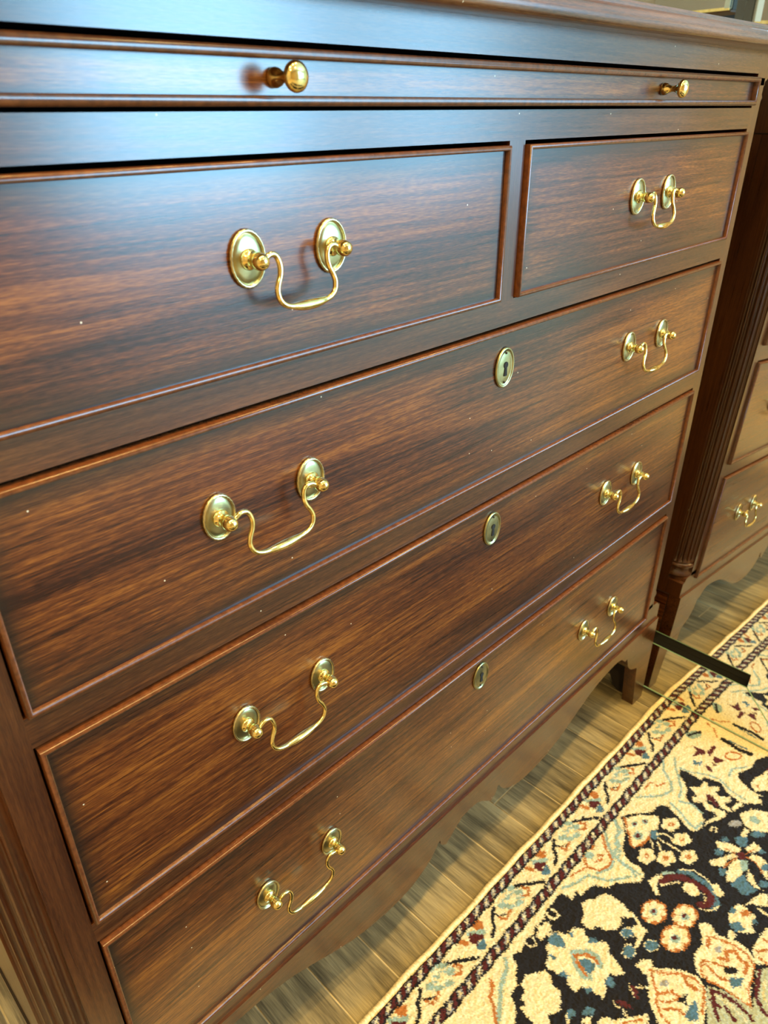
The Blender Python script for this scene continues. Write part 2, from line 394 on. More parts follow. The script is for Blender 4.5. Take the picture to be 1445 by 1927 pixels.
def plate_meshes():
    def ell(k, y, rope=0):
        return [((.0122*k)*math.cos(2*PI*i/NE)*(1+(rope if i % 2 else -rope)), y, (.0162*k)*math.sin(2*PI*i/NE)*(1+(rope if i % 2 else -rope))) for i in range(NE)]
    rim = MB().loops([ell(1.0, 0), ell(1.02, -.0010, .008), ell(1.01, -.0021, .012), ell(.955, -.0029, .010), ell(.90, -.0024, .004), ell(.86, -.0014)], True, False)
    disc = MB().loops([ell(.865, -.0012), ell(.84, -.0016), ell(.65, -.0021), ell(.40, -.0026), ell(.15, -.0029), ell(.02, -.0029)], False, True)
    return rim, disc
def mesh_of(mb, name, mat):
    me = fix(pyd(name, mb.v, mb.f)); me.materials.append(mat); me.polygons.foreach_set('use_smooth', [True]*len(me.polygons)); return me
rim, disc = plate_meshes()
pl = MB(); pl.add(rim.v, rim.f); nrim = len(rim.f); pl.add(disc.v, disc.f)
ME_plate = mesh_of(pl, 'backplate', M_rim); ME_plate.materials.append(M_plate)
idx = [0]*len(ME_plate.polygons)
for i, p in enumerate(ME_plate.polygons):
    c = p.center; idx[i] = 1 if math.hypot(c.x/.0122, c.z/.0162) < .85 else 0
ME_plate.polygons.foreach_set('material_index', idx)
ME_post = mesh_of(MB().lathe_y([(.0058, -.0022), (.0060, -.0034), (.0052, -.0044), (.0036, -.0052), (.0033, -.0070), (.0040, -.0080), (.0047, -.0096), (.0050, -.0125), (.0047, -.0152), (.0036, -.0172), (.0022, -.0182), (.0004, -.0186)], n=20), 'post', M_brass)
def bail_mesh(sc, zs):
    hp = [(.0345, 0), (.0308, .0024), (.0268, .0031), (.0232, .0008), (.0216, -.0045), (.0226, -.0100), (.0254, -.0150), (.0268, -.0200), (.0250, -.0252), (.0200, -.0287), (.0110, -.0302), (0, -.0306)]
    full = hp+[(-a, b) for a, b in hp[-2::-1]]
    pts = spline([(a*sc, -.0125+.115*min(0, b), b*zs) for a, b in full], 5)
    rad = []
    for p in pts:
        d = abs(p[0]); bt = p[2] < -.020*zs
        rad.append(.00175+(.00135*max(0, 1-(d/.0135)**2) if bt else 0))
    return mesh_of(MB().tube(pts, rad, 10), 'bail', M_brass)
ME_bail = bail_mesh(1.0, 1.0); ME_bail_s = bail_mesh(.836, .93)
def ell2(a, b, y, cz=0, n=40): return [(a*math.cos(2*PI*i/n), y, cz+b*math.sin(2*PI*i/n)) for i in range(n)]
es = MB().loops([ell2(.0128, .0180, 0), ell2(.0131, .0183, -.0010), ell2(.0128, .0180, -.0021), ell2(.0119, .0170, -.0027), ell2(.0110, .0160, -.0020), ell2(.0106, .0156, -.0014), ell2(.0090, .0135, -.0018), ell2(.0050, .0080, -.0022), ell2(.0002, .0003, -.0024)], True, True)
ME_esc = mesh_of(es, 'escutcheon', M_plate)
kh = MB(); kp = []
for i in range(17):
    a = -PI*.30+i/16*(PI*1.6); kp.append((.0027*math.cos(a), .0026+.0029*math.sin(a)))
kp = kp+[(-.0014, .0002), (-.0020, -.0072), (.0020, -.0072), (.0014, .0002)]
kh.prism(kp, -.0030, -.0016, 'y')
ME_key = mesh_of(kh, 'keyhole', M_black); ME_key.polygons.foreach_set('use_smooth', [False]*len(ME_key.polygons))
ME_pin = mesh_of(MB().lathe_y([(.0010, -.0012), (.0010, -.0026), (.0005, -.0029)], n=10), 'pin', M_dark)
ME_knob = mesh_of(MB().lathe_y([(.0050, .0004), (.0051, -.0020), (.0046, -.0042), (.0034, -.0066), (.0026, -.0090), (.0025, -.0115), (.0033, -.0140), (.0056, -.0162), (.0072, -.0178), (.0076, -.0192), (.0073, -.0208), (.0060, -.0224), (.0038, -.0235), (.0004, -.0240)], n=28), 'knob', M_brass)
def inst(name, me, parent, x, y, z):
    o = bpy.data.objects.new(name, me); col.objects.link(o); o.parent = parent; o.location = (x, y, z); return o
FY = -.0008
def drawer(x0, x1, z0, z1, hxs, hz, span, bail, keyz=None, label=None):
    gx, gt, gb = .0018, .0030, .0007
    a0, a1, b0, b1 = x0+gx, x1-gx, z0+gb, z1-gt
    wd = .0036
    d = link('drawer', front_mesh('drawer', a0+wd*.8, a1-wd*.8, b0+wd*.8, b1-wd*.8, FY, .019), M_front, chest)
    d['label'] = label
    smooth_angle(bead_mesh(a0, a1, b0, b1, wd).build('cock_bead', M_bead, d), 50)
    for hx in hxs:
        for s in (-1, 1):
            inst('backplate', ME_plate, d, hx+s*span/2, FY, hz)
            p = inst('post', ME_post, d, hx+s*span/2, FY, hz)
            p.rotation_euler = (0, random.uniform(0, 3), 0)
        bl = inst('bail', bail, d, hx, FY, hz); bl.rotation_euler = (random.uniform(-.06, .02), 0, 0)
    if keyz:
        inst('escutcheon', ME_esc, d, .002, FY, keyz); inst('keyhole', ME_key, d, .002, FY, keyz)
        for s in (-1, 1): inst('pin', ME_pin, d, .002, FY, keyz+s*.0132)
    return d
drawer(-HX, -.0105, .7662, .8854, (-.2263,), .8318, .0637, ME_bail_s, None, 'short top drawer with one smaller brass pull')
drawer(.0095, HX, .7662, .8854, (.2317,), .8318, .0637, ME_bail_s, None, 'short top drawer with one smaller brass pull')
drawer(-HX, HX, .6017, .7448, (-.2602, .2694), .6785, .0762, ME_bail, .7079, 'shallowest long drawer, just under the two short drawers')
drawer(-HX, HX, .4064, .5787, (-.2602, .2694), .4987, .0762, ME_bail, .5445, 'middle long drawer')
drawer(-HX, HX, .1943, .3860, (-.2610, .2694), .2899, .0762, ME_bail, .3552, 'deepest long drawer above the shaped apron')
# pull-out slide under the top
sl = link('pull_out_slide', front_mesh('pull_out_slide', -HX+.0055, HX-.0055, .9081+.0045, .9356-.0045, .0004, .019), M_front, chest)
sl['label'] = 'narrow pull-out slide with two small brass knobs'
smooth_angle(bead_mesh(-HX+.0012, HX-.0012, .9081, .9356, .0052, .0058).build('edge_moulding', M_bead, sl), 50)
for x in (-.2290, .2215): inst('knob', ME_knob, sl, x, .0004, .9217)

# ------------------------------------------------------------------ rug
FIELD=[('k',[-260,150,-200,170,-160,150,-102,158,-88,148,-83,138,-77,136,-67,136,-60,128,-49,123,-46,114,-42,110,-31,117,-24,113,-17,110,-5,115,7,110,22,113,34,108,44,109,60,108,65,109,69,115,68,124,78,123,85,120,81,129,95,131,109,134,110,140,117,150,130,153,141,164,154,175,165,175,174,164,171,153,174,143,185,132,205,125,222,113,227,105,243,114,267,135,276,134,287,137,293,146,289,155,284,169,276,184,278,193,291,197,307,194,317,183,320,167,327,157,342,152,351,144,359,132,369,128,373,136,373,159,382,161,389,180,386,189,377,197,376,204,374,220,383,232,393,242,399,241,402,231,407,239,407,221,415,200,425,195,449,205,473,204,493,215,560,205,560,460,-260,460]),('l4.2',[221,99,211,109,208,118,192,118,184,128,166,129,161,143,161,157,157,167]),('l3.8',[192,101,178,112,167,125,157,134,143,137,125,128]),('l3.9',[73,106,95,116,114,121,120,134,126,145,152,162]),('r3.2',[188,96,175,109,165,118,158,130,148,134,130,128,124,115,128,107,138,101]),('r2.7',[121,112,108,108,96,105]),('r2.6',[137,117,147,122,154,119,152,115,145,118]),('l',[146,111,142,112,138,111,135,108,134,104,136,102,140,101,145,102,148,105,148,108]),('r5.8',[181,95,164,98,152,103]),('l5.2',[-52,107,-61,116,-75,120,-86,126,-97,133,-107,139,-116,144]),('r4.3',[-85,110,-89,116,-100,121,-106,131,-118,143]),('l3.9',[374,98,351,111,338,128,324,137,304,131,275,105]),('l3.7',[388,111,368,122,351,136,334,147,320,150]),('l3.5',[410,187,427,185,447,199]),('l3.0',[373,127,378,144,390,163,394,179,390,190,385,199,383,224]),('r2.6',[298,107,315,107,317,119,331,124]),('m',[430,119,434,139,429,144,409,130,425,130]),('m',[434,142,456,145,454,149,436,150,428,149]),('m',[433,154,436,170,420,163,425,155]),('m',[405,151,409,158,400,167,398,160]),('m',[419,156,418,167,413,164]),('b',[403,133,403,140,410,146,400,147,394,139]),('l',[464,121,457,122,449,118,443,112,442,106,445,102,452,101,460,105,466,111,467,117]),('k4.9',[447,106,454,110,468,117]),('k8.0',[478,150,476,165,474,180,478,194]),('b3.2',[482,158,482,172,484,185]),('r',[464,186,457,186,449,183,442,176,441,170,444,166,452,165,460,169,467,175,468,182]),('c',[462,184,457,184,451,180,447,176,445,171,447,168,452,168,458,171,462,176,464,181]),('r2.5',[495,116,489,131,476,141]),('l4.0',[300,146,296,162,285,183,284,192,300,193]),('l3.6',[313,154,321,170,316,187]),('l3.5',[214,105,201,117,183,122,176,134,163,136,163,155,163,169]),('c',[229,110,252,126,267,143,259,150,246,153,236,148,228,153,212,152,195,144,195,137,209,128,215,119]),('r3.2',[229,112,217,121,207,132,196,138,195,144,207,149,216,151,229,151]),('l',[234,129,230,130,226,128,225,125,227,123,231,122,235,124,236,127]),('m',[233,128,230,128,228,127,228,125,230,123,233,124,234,126]),('l',[248,138,244,139,240,137,239,134,241,131,245,131,249,133,250,136]),('m',[246,137,244,137,242,136,242,134,244,132,247,133,248,135]),('l',[221,144,215,145,209,142,208,138,211,134,217,133,223,135,224,140]),('m',[219,142,215,142,212,140,212,137,215,135,219,136,221,139]),('b',[234,147,243,152,239,161,228,160,226,153]),('r',[225,154,221,154,219,152,221,149,225,149,227,151]),('c',[274,174,268,174,263,171,263,166,267,164,274,166,277,170]),('c',[265,171,259,171,254,168,254,163,258,161,265,163,268,167]),('c',[264,164,258,164,253,161,252,156,257,154,263,156,266,160]),('c',[273,163,267,163,261,159,261,154,266,152,272,154,275,159]),('c',[279,169,273,169,268,166,267,161,272,159,278,160,281,165]),('c',[272,169,266,170,260,166,257,161,260,157,267,157,273,160,275,165]),('r',[269,167,265,167,262,164,262,161,265,160,269,161,271,164]),('c',[267,165,265,164,264,163,266,162,268,163]),('c',[261,196,256,196,250,192,250,187,255,185,261,187,264,192]),('c',[252,193,247,193,242,189,241,184,246,182,252,184,255,189]),('c',[251,186,245,186,240,182,240,177,244,175,251,177,254,182]),('c',[260,184,254,184,249,181,248,176,253,174,259,176,262,181]),('c',[266,191,260,191,255,187,254,182,259,180,265,182,268,187]),('c',[259,191,253,191,247,188,245,183,248,179,254,179,260,182,262,187]),('r',[257,188,253,188,249,186,249,183,252,181,256,183,258,186]),('c',[255,186,252,186,252,184,253,184,255,185]),('c',[202,173,196,173,191,170,191,166,197,163,203,164,205,169]),('c',[193,170,187,171,182,168,182,163,187,161,194,162,196,166]),('c',[193,164,187,164,182,161,182,157,187,154,193,155,196,160]),('c',[202,161,196,162,191,159,191,154,196,152,203,153,205,157]),('c',[208,167,201,168,197,165,197,160,202,157,208,159,211,163]),('c',[200,168,194,169,188,166,187,161,190,157,197,156,202,159,204,164]),('r',[198,166,194,166,191,164,191,161,194,159,199,160,200,163]),('c',[196,164,194,164,193,162,195,161,197,162]),('c',[218,194,212,194,207,191,207,186,212,183,218,185,221,190]),('c',[209,191,203,191,198,188,198,183,203,181,209,182,212,187]),('c',[208,184,202,184,197,181,197,176,202,174,208,175,211,180]),('c',[217,182,211,183,206,179,206,174,211,172,217,174,220,178]),('c',[223,188,217,189,212,185,212,180,217,178,223,180,226,184]),('c',[216,189,210,189,204,186,202,181,205,177,211,177,217,180,219,185]),('r',[214,186,209,186,206,184,206,181,209,179,214,180,216,184]),('c',[212,184,209,184,209,182,210,182,212,183]),('c',[241,214,235,214,230,211,230,207,235,205,241,206,243,210]),('c',[232,211,227,212,222,208,222,204,226,202,232,204,235,208]),('c',[232,205,226,205,221,202,221,198,226,195,232,197,234,201]),('c',[240,204,234,204,230,201,229,196,234,194,240,196,243,200]),('c',[246,209,240,209,235,206,235,202,240,200,246,201,248,206]),('c',[239,209,233,210,227,207,226,203,229,199,235,198,240,201,242,206]),('r',[237,207,233,207,230,205,230,202,233,201,237,202,239,205]),('c',[235,205,233,205,232,204,234,203,235,204]),('c2.4',[237,157,245,163,246,174]),('c2.4',[232,161,233,175,234,191]),('c2.4',[222,155,213,163]),('c2.4',[227,162,217,172]),('c',[162,181,175,185,184,190,179,194,167,191,161,195,152,204,151,197,159,187]),('b6.7',[204,205,212,216,211,229,214,238,208,248,203,253,196,260,186,260]),('c1.8',[208,205,219,218,219,233,216,243]),('l4.4',[187,191,196,200]),('m8.9',[173,195,188,200,197,208,201,219,202,230,202,242,198,252,185,252,178,245]),('c',[190,239,185,236,182,231,182,224,185,219,191,217,196,219,200,225,199,231,196,237]),('c',[216,243,222,249,214,261,206,259,206,252]),('c1.8',[168,196,177,202,190,212]),('c2.0',[173,246,176,253,183,260,194,263]),('c1.4',[195,241,190,247,185,248]),('c',[284,220,295,236,297,250,289,250,279,239,275,226]),('b',[291,223,300,227,299,234,290,230]),('b',[308,237,315,241,321,250,307,254,299,249,302,241]),('c',[301,254,320,259,317,271,307,268,296,259]),('c',[246,227,263,235,282,245,281,252,267,244,253,244,243,233]),('b',[244,240,253,247,245,252,236,248]),('c',[278,253,265,249,249,251,234,255,241,265,257,266,271,265]),('c',[289,264,290,272,280,283,274,294,300,285,302,275,299,264]),('c',[271,269,268,276,256,286,255,295,251,287,255,275]),('l',[278,255,285,264,271,269,262,265,270,259]),('b',[254,265,261,268,252,277,250,290,235,284,229,278,234,270,232,261]),('b',[275,235,271,235,267,234,264,231,264,228,266,226,270,226,274,227,277,230,277,233]),('b',[315,276,312,276,309,275,307,273,307,271,309,269,312,269,315,270,317,272,317,274]),('b',[295,289,291,289,287,288,284,285,284,283,287,280,291,280,295,281,298,284,298,287]),('b',[270,298,266,298,262,296,259,293,258,290,260,287,264,287,268,289,271,293,272,296]),('r1.6',[284,252,284,242,281,234]),('r1.6',[291,257,308,264]),('r1.6',[280,252,262,246,252,246]),('r1.5',[290,260,289,274,279,286]),('m',[291,259,286,260,282,259,279,256,279,253,282,250,286,250,291,251,293,254,293,257]),('c',[354,226,372,235,386,254,350,267,336,250,340,236]),('l',[359,237,365,245,361,254,351,250,352,241]),('c6.6',[332,244,320,244]),('g',[339,236,334,236,328,233,324,228,322,224,324,221,329,221,335,224,340,229,341,234]),('b',[344,265,339,265,333,262,329,257,327,252,328,250,333,250,339,253,343,258,345,263]),('c',[334,164,345,176,338,186,338,199,342,209,334,214,320,208,305,200,296,199,307,197,325,204,330,199,325,188,333,180,327,169]),('c',[357,188,373,204,366,208,355,203,349,218,345,212,345,201]),('c6.1',[355,216,372,220]),('c',[349,153,359,165,373,164,375,168,369,174,381,184,374,188,366,185,359,200,332,172,343,165]),('m',[353,176,356,181,351,192,343,183]),('m',[349,179,356,186,344,200,341,194]),('c2.3',[295,208,303,207,306,212,298,214]),('c',[437,217,449,223,468,224,425,240,409,227,417,217]),('r',[423,228,420,228,418,226,420,224,423,224,425,226]),('m',[464,223,471,227,462,230]),('c',[74,135,84,139,90,145,105,149,109,156,110,164,109,175,107,186,102,191,59,148]),('c',[74,136,111,174,105,184,98,186,93,178,84,186,74,185,64,177,61,167,58,164,52,164,50,156,51,148,61,146]),('c3.3',[105,180,105,193,99,203,97,212]),('c',[94,197,99,203,95,213,71,214,66,212,82,209,85,200]),('c',[85,202,80,203,75,201,71,198,70,193,73,190,78,189,83,191,87,195,88,199]),('b',[84,202,80,202,75,201,72,197,71,194,74,191,78,190,83,192,86,195,87,199]),('c',[66,216,60,217,54,215,50,212,50,207,54,204,60,202,66,203,69,207,69,212]),('b',[65,215,60,216,55,215,52,211,51,208,55,204,60,203,65,204,68,208,68,212]),('c',[92,232,86,233,80,231,76,226,76,222,78,218,84,217,90,219,94,224,95,228]),('b',[91,231,86,232,81,230,78,226,77,222,79,219,84,218,89,220,93,224,94,228]),('c2.3',[-16,110,-21,114,-18,123,-12,125,-8,117]),('c2.6',[31,109,28,116,31,123,38,124,41,117,38,112]),('c',[10,108,12,115,19,115,23,122,16,127,6,127,-2,126,-4,118,4,117]),('c',[11,127,20,134,24,144,37,145,46,155,40,162,40,174,50,181,50,188,41,192,40,200,37,209,32,219,23,212,21,206,9,206,-1,213,-10,215,-11,208,-11,200,-15,195,-15,191,-23,189,-27,190,-27,184,-25,178,-19,171,-23,162,-26,154,-25,146,-16,144,-6,135,1,133]),('b',[5,129,16,132,19,137,15,148,10,153,3,143,-1,135]),('b',[29,146,34,148,28,152,25,149]),('b',[-11,141,-8,146,-7,151,-12,150,-13,145]),('b',[-19,162,-16,166,-15,174,-21,171,-23,164]),('b',[11,206,19,207,14,217,6,216,6,209]),('b',[45,175,42,176,39,174,36,171,35,169,36,167,39,166,42,168,45,171,46,174]),('b',[-10,202,-12,202,-15,201,-17,199,-18,197,-16,195,-14,195,-11,196,-9,198,-9,200]),('l6.8',[10,161,25,174,27,185,20,193]),('l6.5',[10,161,0,173,-4,185,0,192]),('r4.1',[9,164,20,174,23,185,21,189]),('r4.2',[9,166,3,174,-1,187]),('b',[9,171,18,178,17,188,7,191,2,188,3,180]),('c',[-51,136,-39,144,-29,150,-33,161,-38,164,-37,174,-42,179,-55,185,-62,184,-69,178,-75,186,-86,191,-97,181,-88,172,-87,162,-85,152,-78,156,-76,147,-66,145,-64,138]),('b',[-51,192,-45,193,-45,203,-51,200,-59,197]),('b',[-39,204,-29,206,-27,215,-34,216,-41,207]),('c',[-45,209,-36,214,-43,219,-50,211]),('c2.3',[-55,193,-60,200]),('m',[26,228,28,235,18,244,17,239]),('m',[-3,226,5,232,5,244,-1,238]),('c2.5',[29,236,37,246]),('c2.7',[-5,237,-8,244]),('c1.1',[-4,223,-7,229,-3,238]),('c1.1',[27,226,21,233,17,239]),('c',[-34,222,-26,226,-22,235,-17,238,-4,248,12,259,2,264,-19,256,-45,230]),('r2.4',[-19,243,-9,249,0,257]),('r',[140,219,130,222,120,220,112,215,109,208,110,201,116,195,125,193,135,194,143,199,147,207,146,214]),('c',[137,219,131,219,127,216,129,212,135,212,139,215]),('c',[126,219,120,219,117,215,119,211,125,211,128,215]),('c',[119,212,114,212,110,209,112,205,118,205,122,208]),('c',[122,205,116,205,112,201,114,197,120,197,124,201]),('c',[131,202,125,202,122,198,124,195,130,194,133,198]),('c',[141,206,135,206,131,202,133,198,139,198,143,202]),('c',[143,214,137,214,134,210,136,206,142,206,145,210]),('c',[133,213,126,214,121,211,119,206,122,202,129,201,134,204,136,209]),('l',[132,211,126,212,122,209,122,205,126,202,132,204,134,208]),('m',[130,209,126,209,124,206,125,204,129,204,131,206]),('r',[161,250,152,252,142,250,134,245,130,238,132,231,138,226,147,224,157,225,165,230,169,238,168,245]),('c',[158,250,153,250,149,246,151,242,157,242,161,246]),('c',[148,249,142,249,139,245,141,242,147,241,150,245]),('c',[141,242,136,242,132,239,134,235,140,235,144,239]),('c',[144,235,138,235,134,232,136,228,142,228,146,232]),('c',[153,233,147,233,144,229,146,225,152,225,155,229]),('c',[163,237,157,237,153,233,155,229,161,229,165,233]),('c',[165,244,159,244,156,241,158,237,164,237,167,241]),('c',[155,243,148,244,143,241,141,236,144,232,151,232,157,235,158,239]),('l',[153,242,148,242,144,239,144,235,148,233,154,235,156,238]),('m',[152,239,148,239,146,237,147,234,151,234,153,237]),('r',[128,256,118,258,107,256,98,250,94,242,95,234,101,229,111,226,122,228,131,234,136,242,134,250]),('c',[124,255,118,255,114,251,116,247,123,247,127,251]),('c',[113,254,107,254,103,250,105,246,111,246,115,250]),('c',[106,247,99,247,95,243,98,239,104,239,108,243]),('c',[108,239,102,239,98,235,100,231,106,231,110,235]),('c',[118,236,112,237,108,232,110,228,116,228,121,232]),('c',[129,241,122,241,118,237,121,233,127,233,131,237]),('c',[132,250,125,249,121,245,123,241,130,241,134,245]),('c',[120,248,113,249,107,246,105,240,108,236,115,235,122,239,124,244]),('l',[119,247,113,247,108,244,108,239,113,237,119,239,121,243]),('m',[117,244,113,244,110,241,112,238,116,238,119,241]),('c',[188,277,199,276,212,278,216,285,214,291,213,300,204,306,196,302,190,310,178,297,177,290,180,283]),('b',[181,281,191,290,185,300,176,292,176,285]),('b',[203,282,200,282,197,281,195,279,194,277,196,275,200,275,203,276,205,278,205,280]),('r',[212,296,208,296,204,294,201,291,200,288,202,286,206,286,210,288,213,291,214,294]),('b',[207,306,204,306,202,306,200,304,200,302,203,301,206,300,208,301,210,303,209,304]),('c',[170,293,166,294,162,293,160,291,161,289,164,286,168,285,172,286,174,288,173,291]),('c',[152,255,160,259,162,267,155,274,158,285,164,298,163,311,158,320,138,328,119,331,100,340,99,332,99,316,95,298,93,288,93,280,100,273,113,267,130,269,141,263]),('r2.6',[144,268,152,282,157,299,156,313,149,323,133,328,117,329,100,339,99,326,98,309,94,292,96,283,105,278,113,278,119,289,125,302]),('r4.1',[143,272,132,275]),('r4.4',[128,290,133,299,142,293,151,301,145,307,145,318,132,319]),('r3.3',[110,282,108,292,106,300,110,308]),('r2.0',[157,292,149,302]),('g',[141,288,138,289,135,288,133,285,133,283,134,282,137,281,140,282,143,284,143,287]),('k',[131,313,127,313,122,310,118,306,117,302,118,300,122,300,126,303,130,307,132,311]),('b',[114,308,127,320,114,322,105,315]),('c',[51,223,61,225,69,232,63,241,76,254,86,269,90,283,83,294,69,301,45,308,27,313,0,286,10,272,18,262,23,254,39,246,48,238]),('r3.0',[57,238,65,251,78,264,85,279,82,292,70,298,54,302]),('r2.8',[57,240,45,249,37,257,27,261,20,271,18,281]),('r4.6',[79,269,73,277,75,287]),('r2.9',[39,257,52,266,53,276,40,271,34,264]),('r3.6',[28,269,39,280,39,288]),('g',[59,261,56,261,53,260,51,257,50,254,51,253,54,252,57,254,60,256,61,259]),('k',[60,278,62,282,53,284,51,289,49,280,46,275]),('b',[61,289,62,294,45,303,37,296,37,290,50,289]),('n',[88,293,95,311,98,328,99,341,144,328,159,336,88,368,37,316,69,301]),('m4.5',[86,298,91,313,92,327,90,339,87,345]),('m4.5',[147,331,127,336,115,339,105,350,104,356]),('m4.5',[86,300,70,310,60,318]),('m4.2',[79,319,73,331]),('m4.4',[75,304,75,313]),('c1.9',[84,304,86,318,84,334,80,343]),('c2.0',[141,339,121,345,115,352]),('c',[168,314,180,315,197,316,209,318,204,329,169,342,151,324]),('r3.0',[169,320,180,328]),('r2.9',[162,324,162,335]),('r2.7',[189,319,189,325]),('c2.9',[224,299,225,312]),('c',[216,286,231,289,248,295,254,302,236,308,231,301,226,292])]
MOTIF=[('l',[78,52,85,58,99,68,93,72,80,61,76,59]),('m',[80,58,91,70,88,74,81,71,75,74,72,64]),('b',[80,72,88,74,82,84,75,81,71,76]),('r',[89,54,100,52,104,59,97,66,90,62]),('r4.2',[64,53,68,63]),('k3.2',[128,58,115,66,108,75,97,80]),('k1.6',[121,64,125,71,132,75]),('k3.2',[33,61,46,70,56,77,65,84]),('k1.5',[50,67,45,71]),('l',[158,56,153,56,149,52,148,48,151,46,156,48,159,52]),('l',[170,63,165,63,161,59,160,55,163,53,168,55,171,59]),('l',[173,73,168,74,163,70,163,66,166,64,171,66,174,70]),('l',[161,82,157,82,152,79,151,75,154,73,159,75,162,79]),('l',[149,77,144,77,140,74,139,70,142,68,147,70,150,74]),('l',[143,69,138,69,134,66,133,61,136,59,141,61,144,65]),('l',[155,66,152,66,150,63,150,61,153,61,156,63]),('r2.3',[176,69,182,75,174,80,167,75]),('r2.4',[123,71,126,79,140,76])]

RGB = {'c': (0.53, 0.465, 0.295), 'k': (0.009, 0.008, 0.009), 'b': (0.055, 0.115, 0.165), 'l': (0.20, 0.285, 0.26), 'm': (0.062, 0.011, 0.011),
       'r': (0.30, 0.105, 0.024), 'g': (0.22, 0.22, 0.22), 'n': (0.30, 0.32, 0.22)}
CI = {k: i for i, k in enumerate(RGB)}
STEP = 1.25
GX0, GX1, GW0, GW1 = -260.0, 540.0, 39.0, 430.0
gx = np.arange(GX0, GX1, STEP); gw = np.arange(GW0, GW1, STEP)
rng = np.random.default_rng(5)
PX, PWW = np.meshgrid(gx, gw)
JX = PX+rng.normal(0, .75, PX.shape); JW = PWW+rng.normal(0, .75, PX.shape)
G = np.full(PX.shape, CI['c'], dtype=np.int8)
def paint(c, flat, dx=0.0):
    p = np.array(flat, float).reshape(-1, 2); p[:, 0] += dx
    wdt = float(c[1:])/2 if len(c) > 1 else 0.0; ci = CI[c[0]]
    lo = p.min(0)-wdt-3; hi = p.max(0)+wdt+3
    i0, i1 = np.searchsorted(gx, [lo[0], hi[0]]); j0, j1 = np.searchsorted(gw, [lo[1], hi[1]])
    if i1 <= i0 or j1 <= j0: return
    X = JX[j0:j1, i0:i1]; W = JW[j0:j1, i0:i1]; hit = np.zeros(X.shape, bool)
    if wdt:
        for a, b in zip(p[:-1], p[1:]):
            ab = b-a; t = np.clip(((X-a[0])*ab[0]+(W-a[1])*ab[1])/max(ab@ab, 1e-6), 0, 1)
            hit |= (X-a[0]-t*ab[0])**2+(W-a[1]-t*ab[1])**2 < wdt*wdt
    else:
        for a, b in zip(p, np.roll(p, -1, 0)):
            cr = (a[1] > W) != (b[1] > W)
            with np.errstate(divide='ignore', invalid='ignore'):
                xx = (b[0]-a[0])*(W-a[1])/(b[1]-a[1]+1e-12)+a[0]
            hit ^= cr & (X < xx)
    G[j0:j1, i0:i1][hit] = ci
for c, f in FIELD: paint(c, f)
inb = (JW < 101); G[inb] = CI['c']
for k in range(-3, 5):
    for c, f in MOTIF: paint(c if len(c) < 2 else c[0]+str(float(c[1:])*1.45), f, 139.0*k)
    for px_, pw_, rr_ in ((25, 69, 7.5), (152, 66, 7.5)):
        if px_ > 100: continue
        for q_ in range(9):
            a_ = q_*2*PI/9+k; cx_, cw_ = px_-10+rr_*1.6*math.cos(a_), pw_+rr_*math.sin(a_)
            paint('l2.6', [cx_-3, cw_-1.5, cx_+2.5, cw_+2.2], 139.0*k)
for lo, hi, per in ((39.0, 53.5, 18.0), (87.5, 101.5, 18.5)):
    tt = (JW-lo)/(hi-lo)+.06*np.sin(JX*.19); ph = ((JX+(JW-lo)*.9+1.6*np.sin(JX*.11)+rng.normal(0, .9, JX.shape))/per) % 1.0
    band = (tt > 0) & (tt < 1); G[band] = CI['k']
    core = (tt > .20) & (tt < .80)
    G[core & (ph < .36)] = CI['m']; G[core & (ph > .50) & (ph < .90)] = CI['g']; G[core & (ph > .60) & (ph < .80) & (tt > .3) & (tt < .7)] = CI['c']
far = JX < -190
G[far & (JW > 101) & (JW < 120)] = CI['c']
RUGZ = 0.0105
# full rug = traced part mirrored outwards, coarser beyond
xs = np.concatenate([np.arange(-1060, GX0, 8.0), gx, np.arange(GX1, 1150, 8.0)])
ws = np.concatenate([gw, np.arange(GW1, 1300, 8.0)])
def refl(a, lo, hi):
    L_ = hi-lo; t = np.mod(a-lo, 2*L_); return lo+np.where(t > L_, 2*L_-t, t)
ii = np.clip(((refl(xs, GX0+2, GX1-2)-GX0)/STEP).astype(int), 0, len(gx)-1)
jj = np.clip(((refl(ws, GW0, GW1-2)-GW0)/STEP).astype(int), 0, len(gw)-1)
jj[ws >= GW1] = np.clip(((refl(ws[ws >= GW1], 110, GW1-2)-GW0)/STEP).astype(int), 0, len(gw)-1)
idxc = G[np.ix_(jj, ii)]
pal = np.array([RGB[k] for k in RGB])
colr = pal[idxc]*(1+rng.normal(0, .13, idxc.shape)[..., None]).clip(.6, 1.4)
nx, nw = len(xs), len(ws)
XX, WW = np.meshgrid(xs, ws)
hz = RUGZ+rng.normal(0, .00045, XX.shape)+.0004*np.sin(XX*.21+3*np.sin(WW*.13))*np.sin(WW*.27)
hz = np.where(WW < 41, RUGZ-.002, hz)
verts = np.stack([XX/1000, -WW/1000, hz], -1).reshape(-1, 3)
a = (np.arange(nw-1)[:, None]*nx+np.arange(nx-1)[None, :]).ravel()
quads = np.stack([a, a+nx, a+nx+1, a+1], 1)
me = bpy.data.meshes.new('pile')
me.vertices.add(len(verts)); me.vertices.foreach_set('co', verts.ravel().astype(np.float32))
me.loops.add(quads.size); me.loops.foreach_set('vertex_index', quads.ravel().astype(np.int32))
me.polygons.add(len(quads)); me.polygons.foreach_set('loop_start', (np.arange(len(quads))*4).astype(np.int32))
me.update(calc_edges=True)
ca = me.color_attributes.new('yarn', 'FLOAT_COLOR', 'POINT')
rgba = np.ones((len(verts), 4), np.float32); rgba[:, :3] = colr.reshape(-1, 3); ca.data.foreach_set('color', rgba.ravel())
me.polygons.foreach_set('use_smooth', [True]*len(quads))
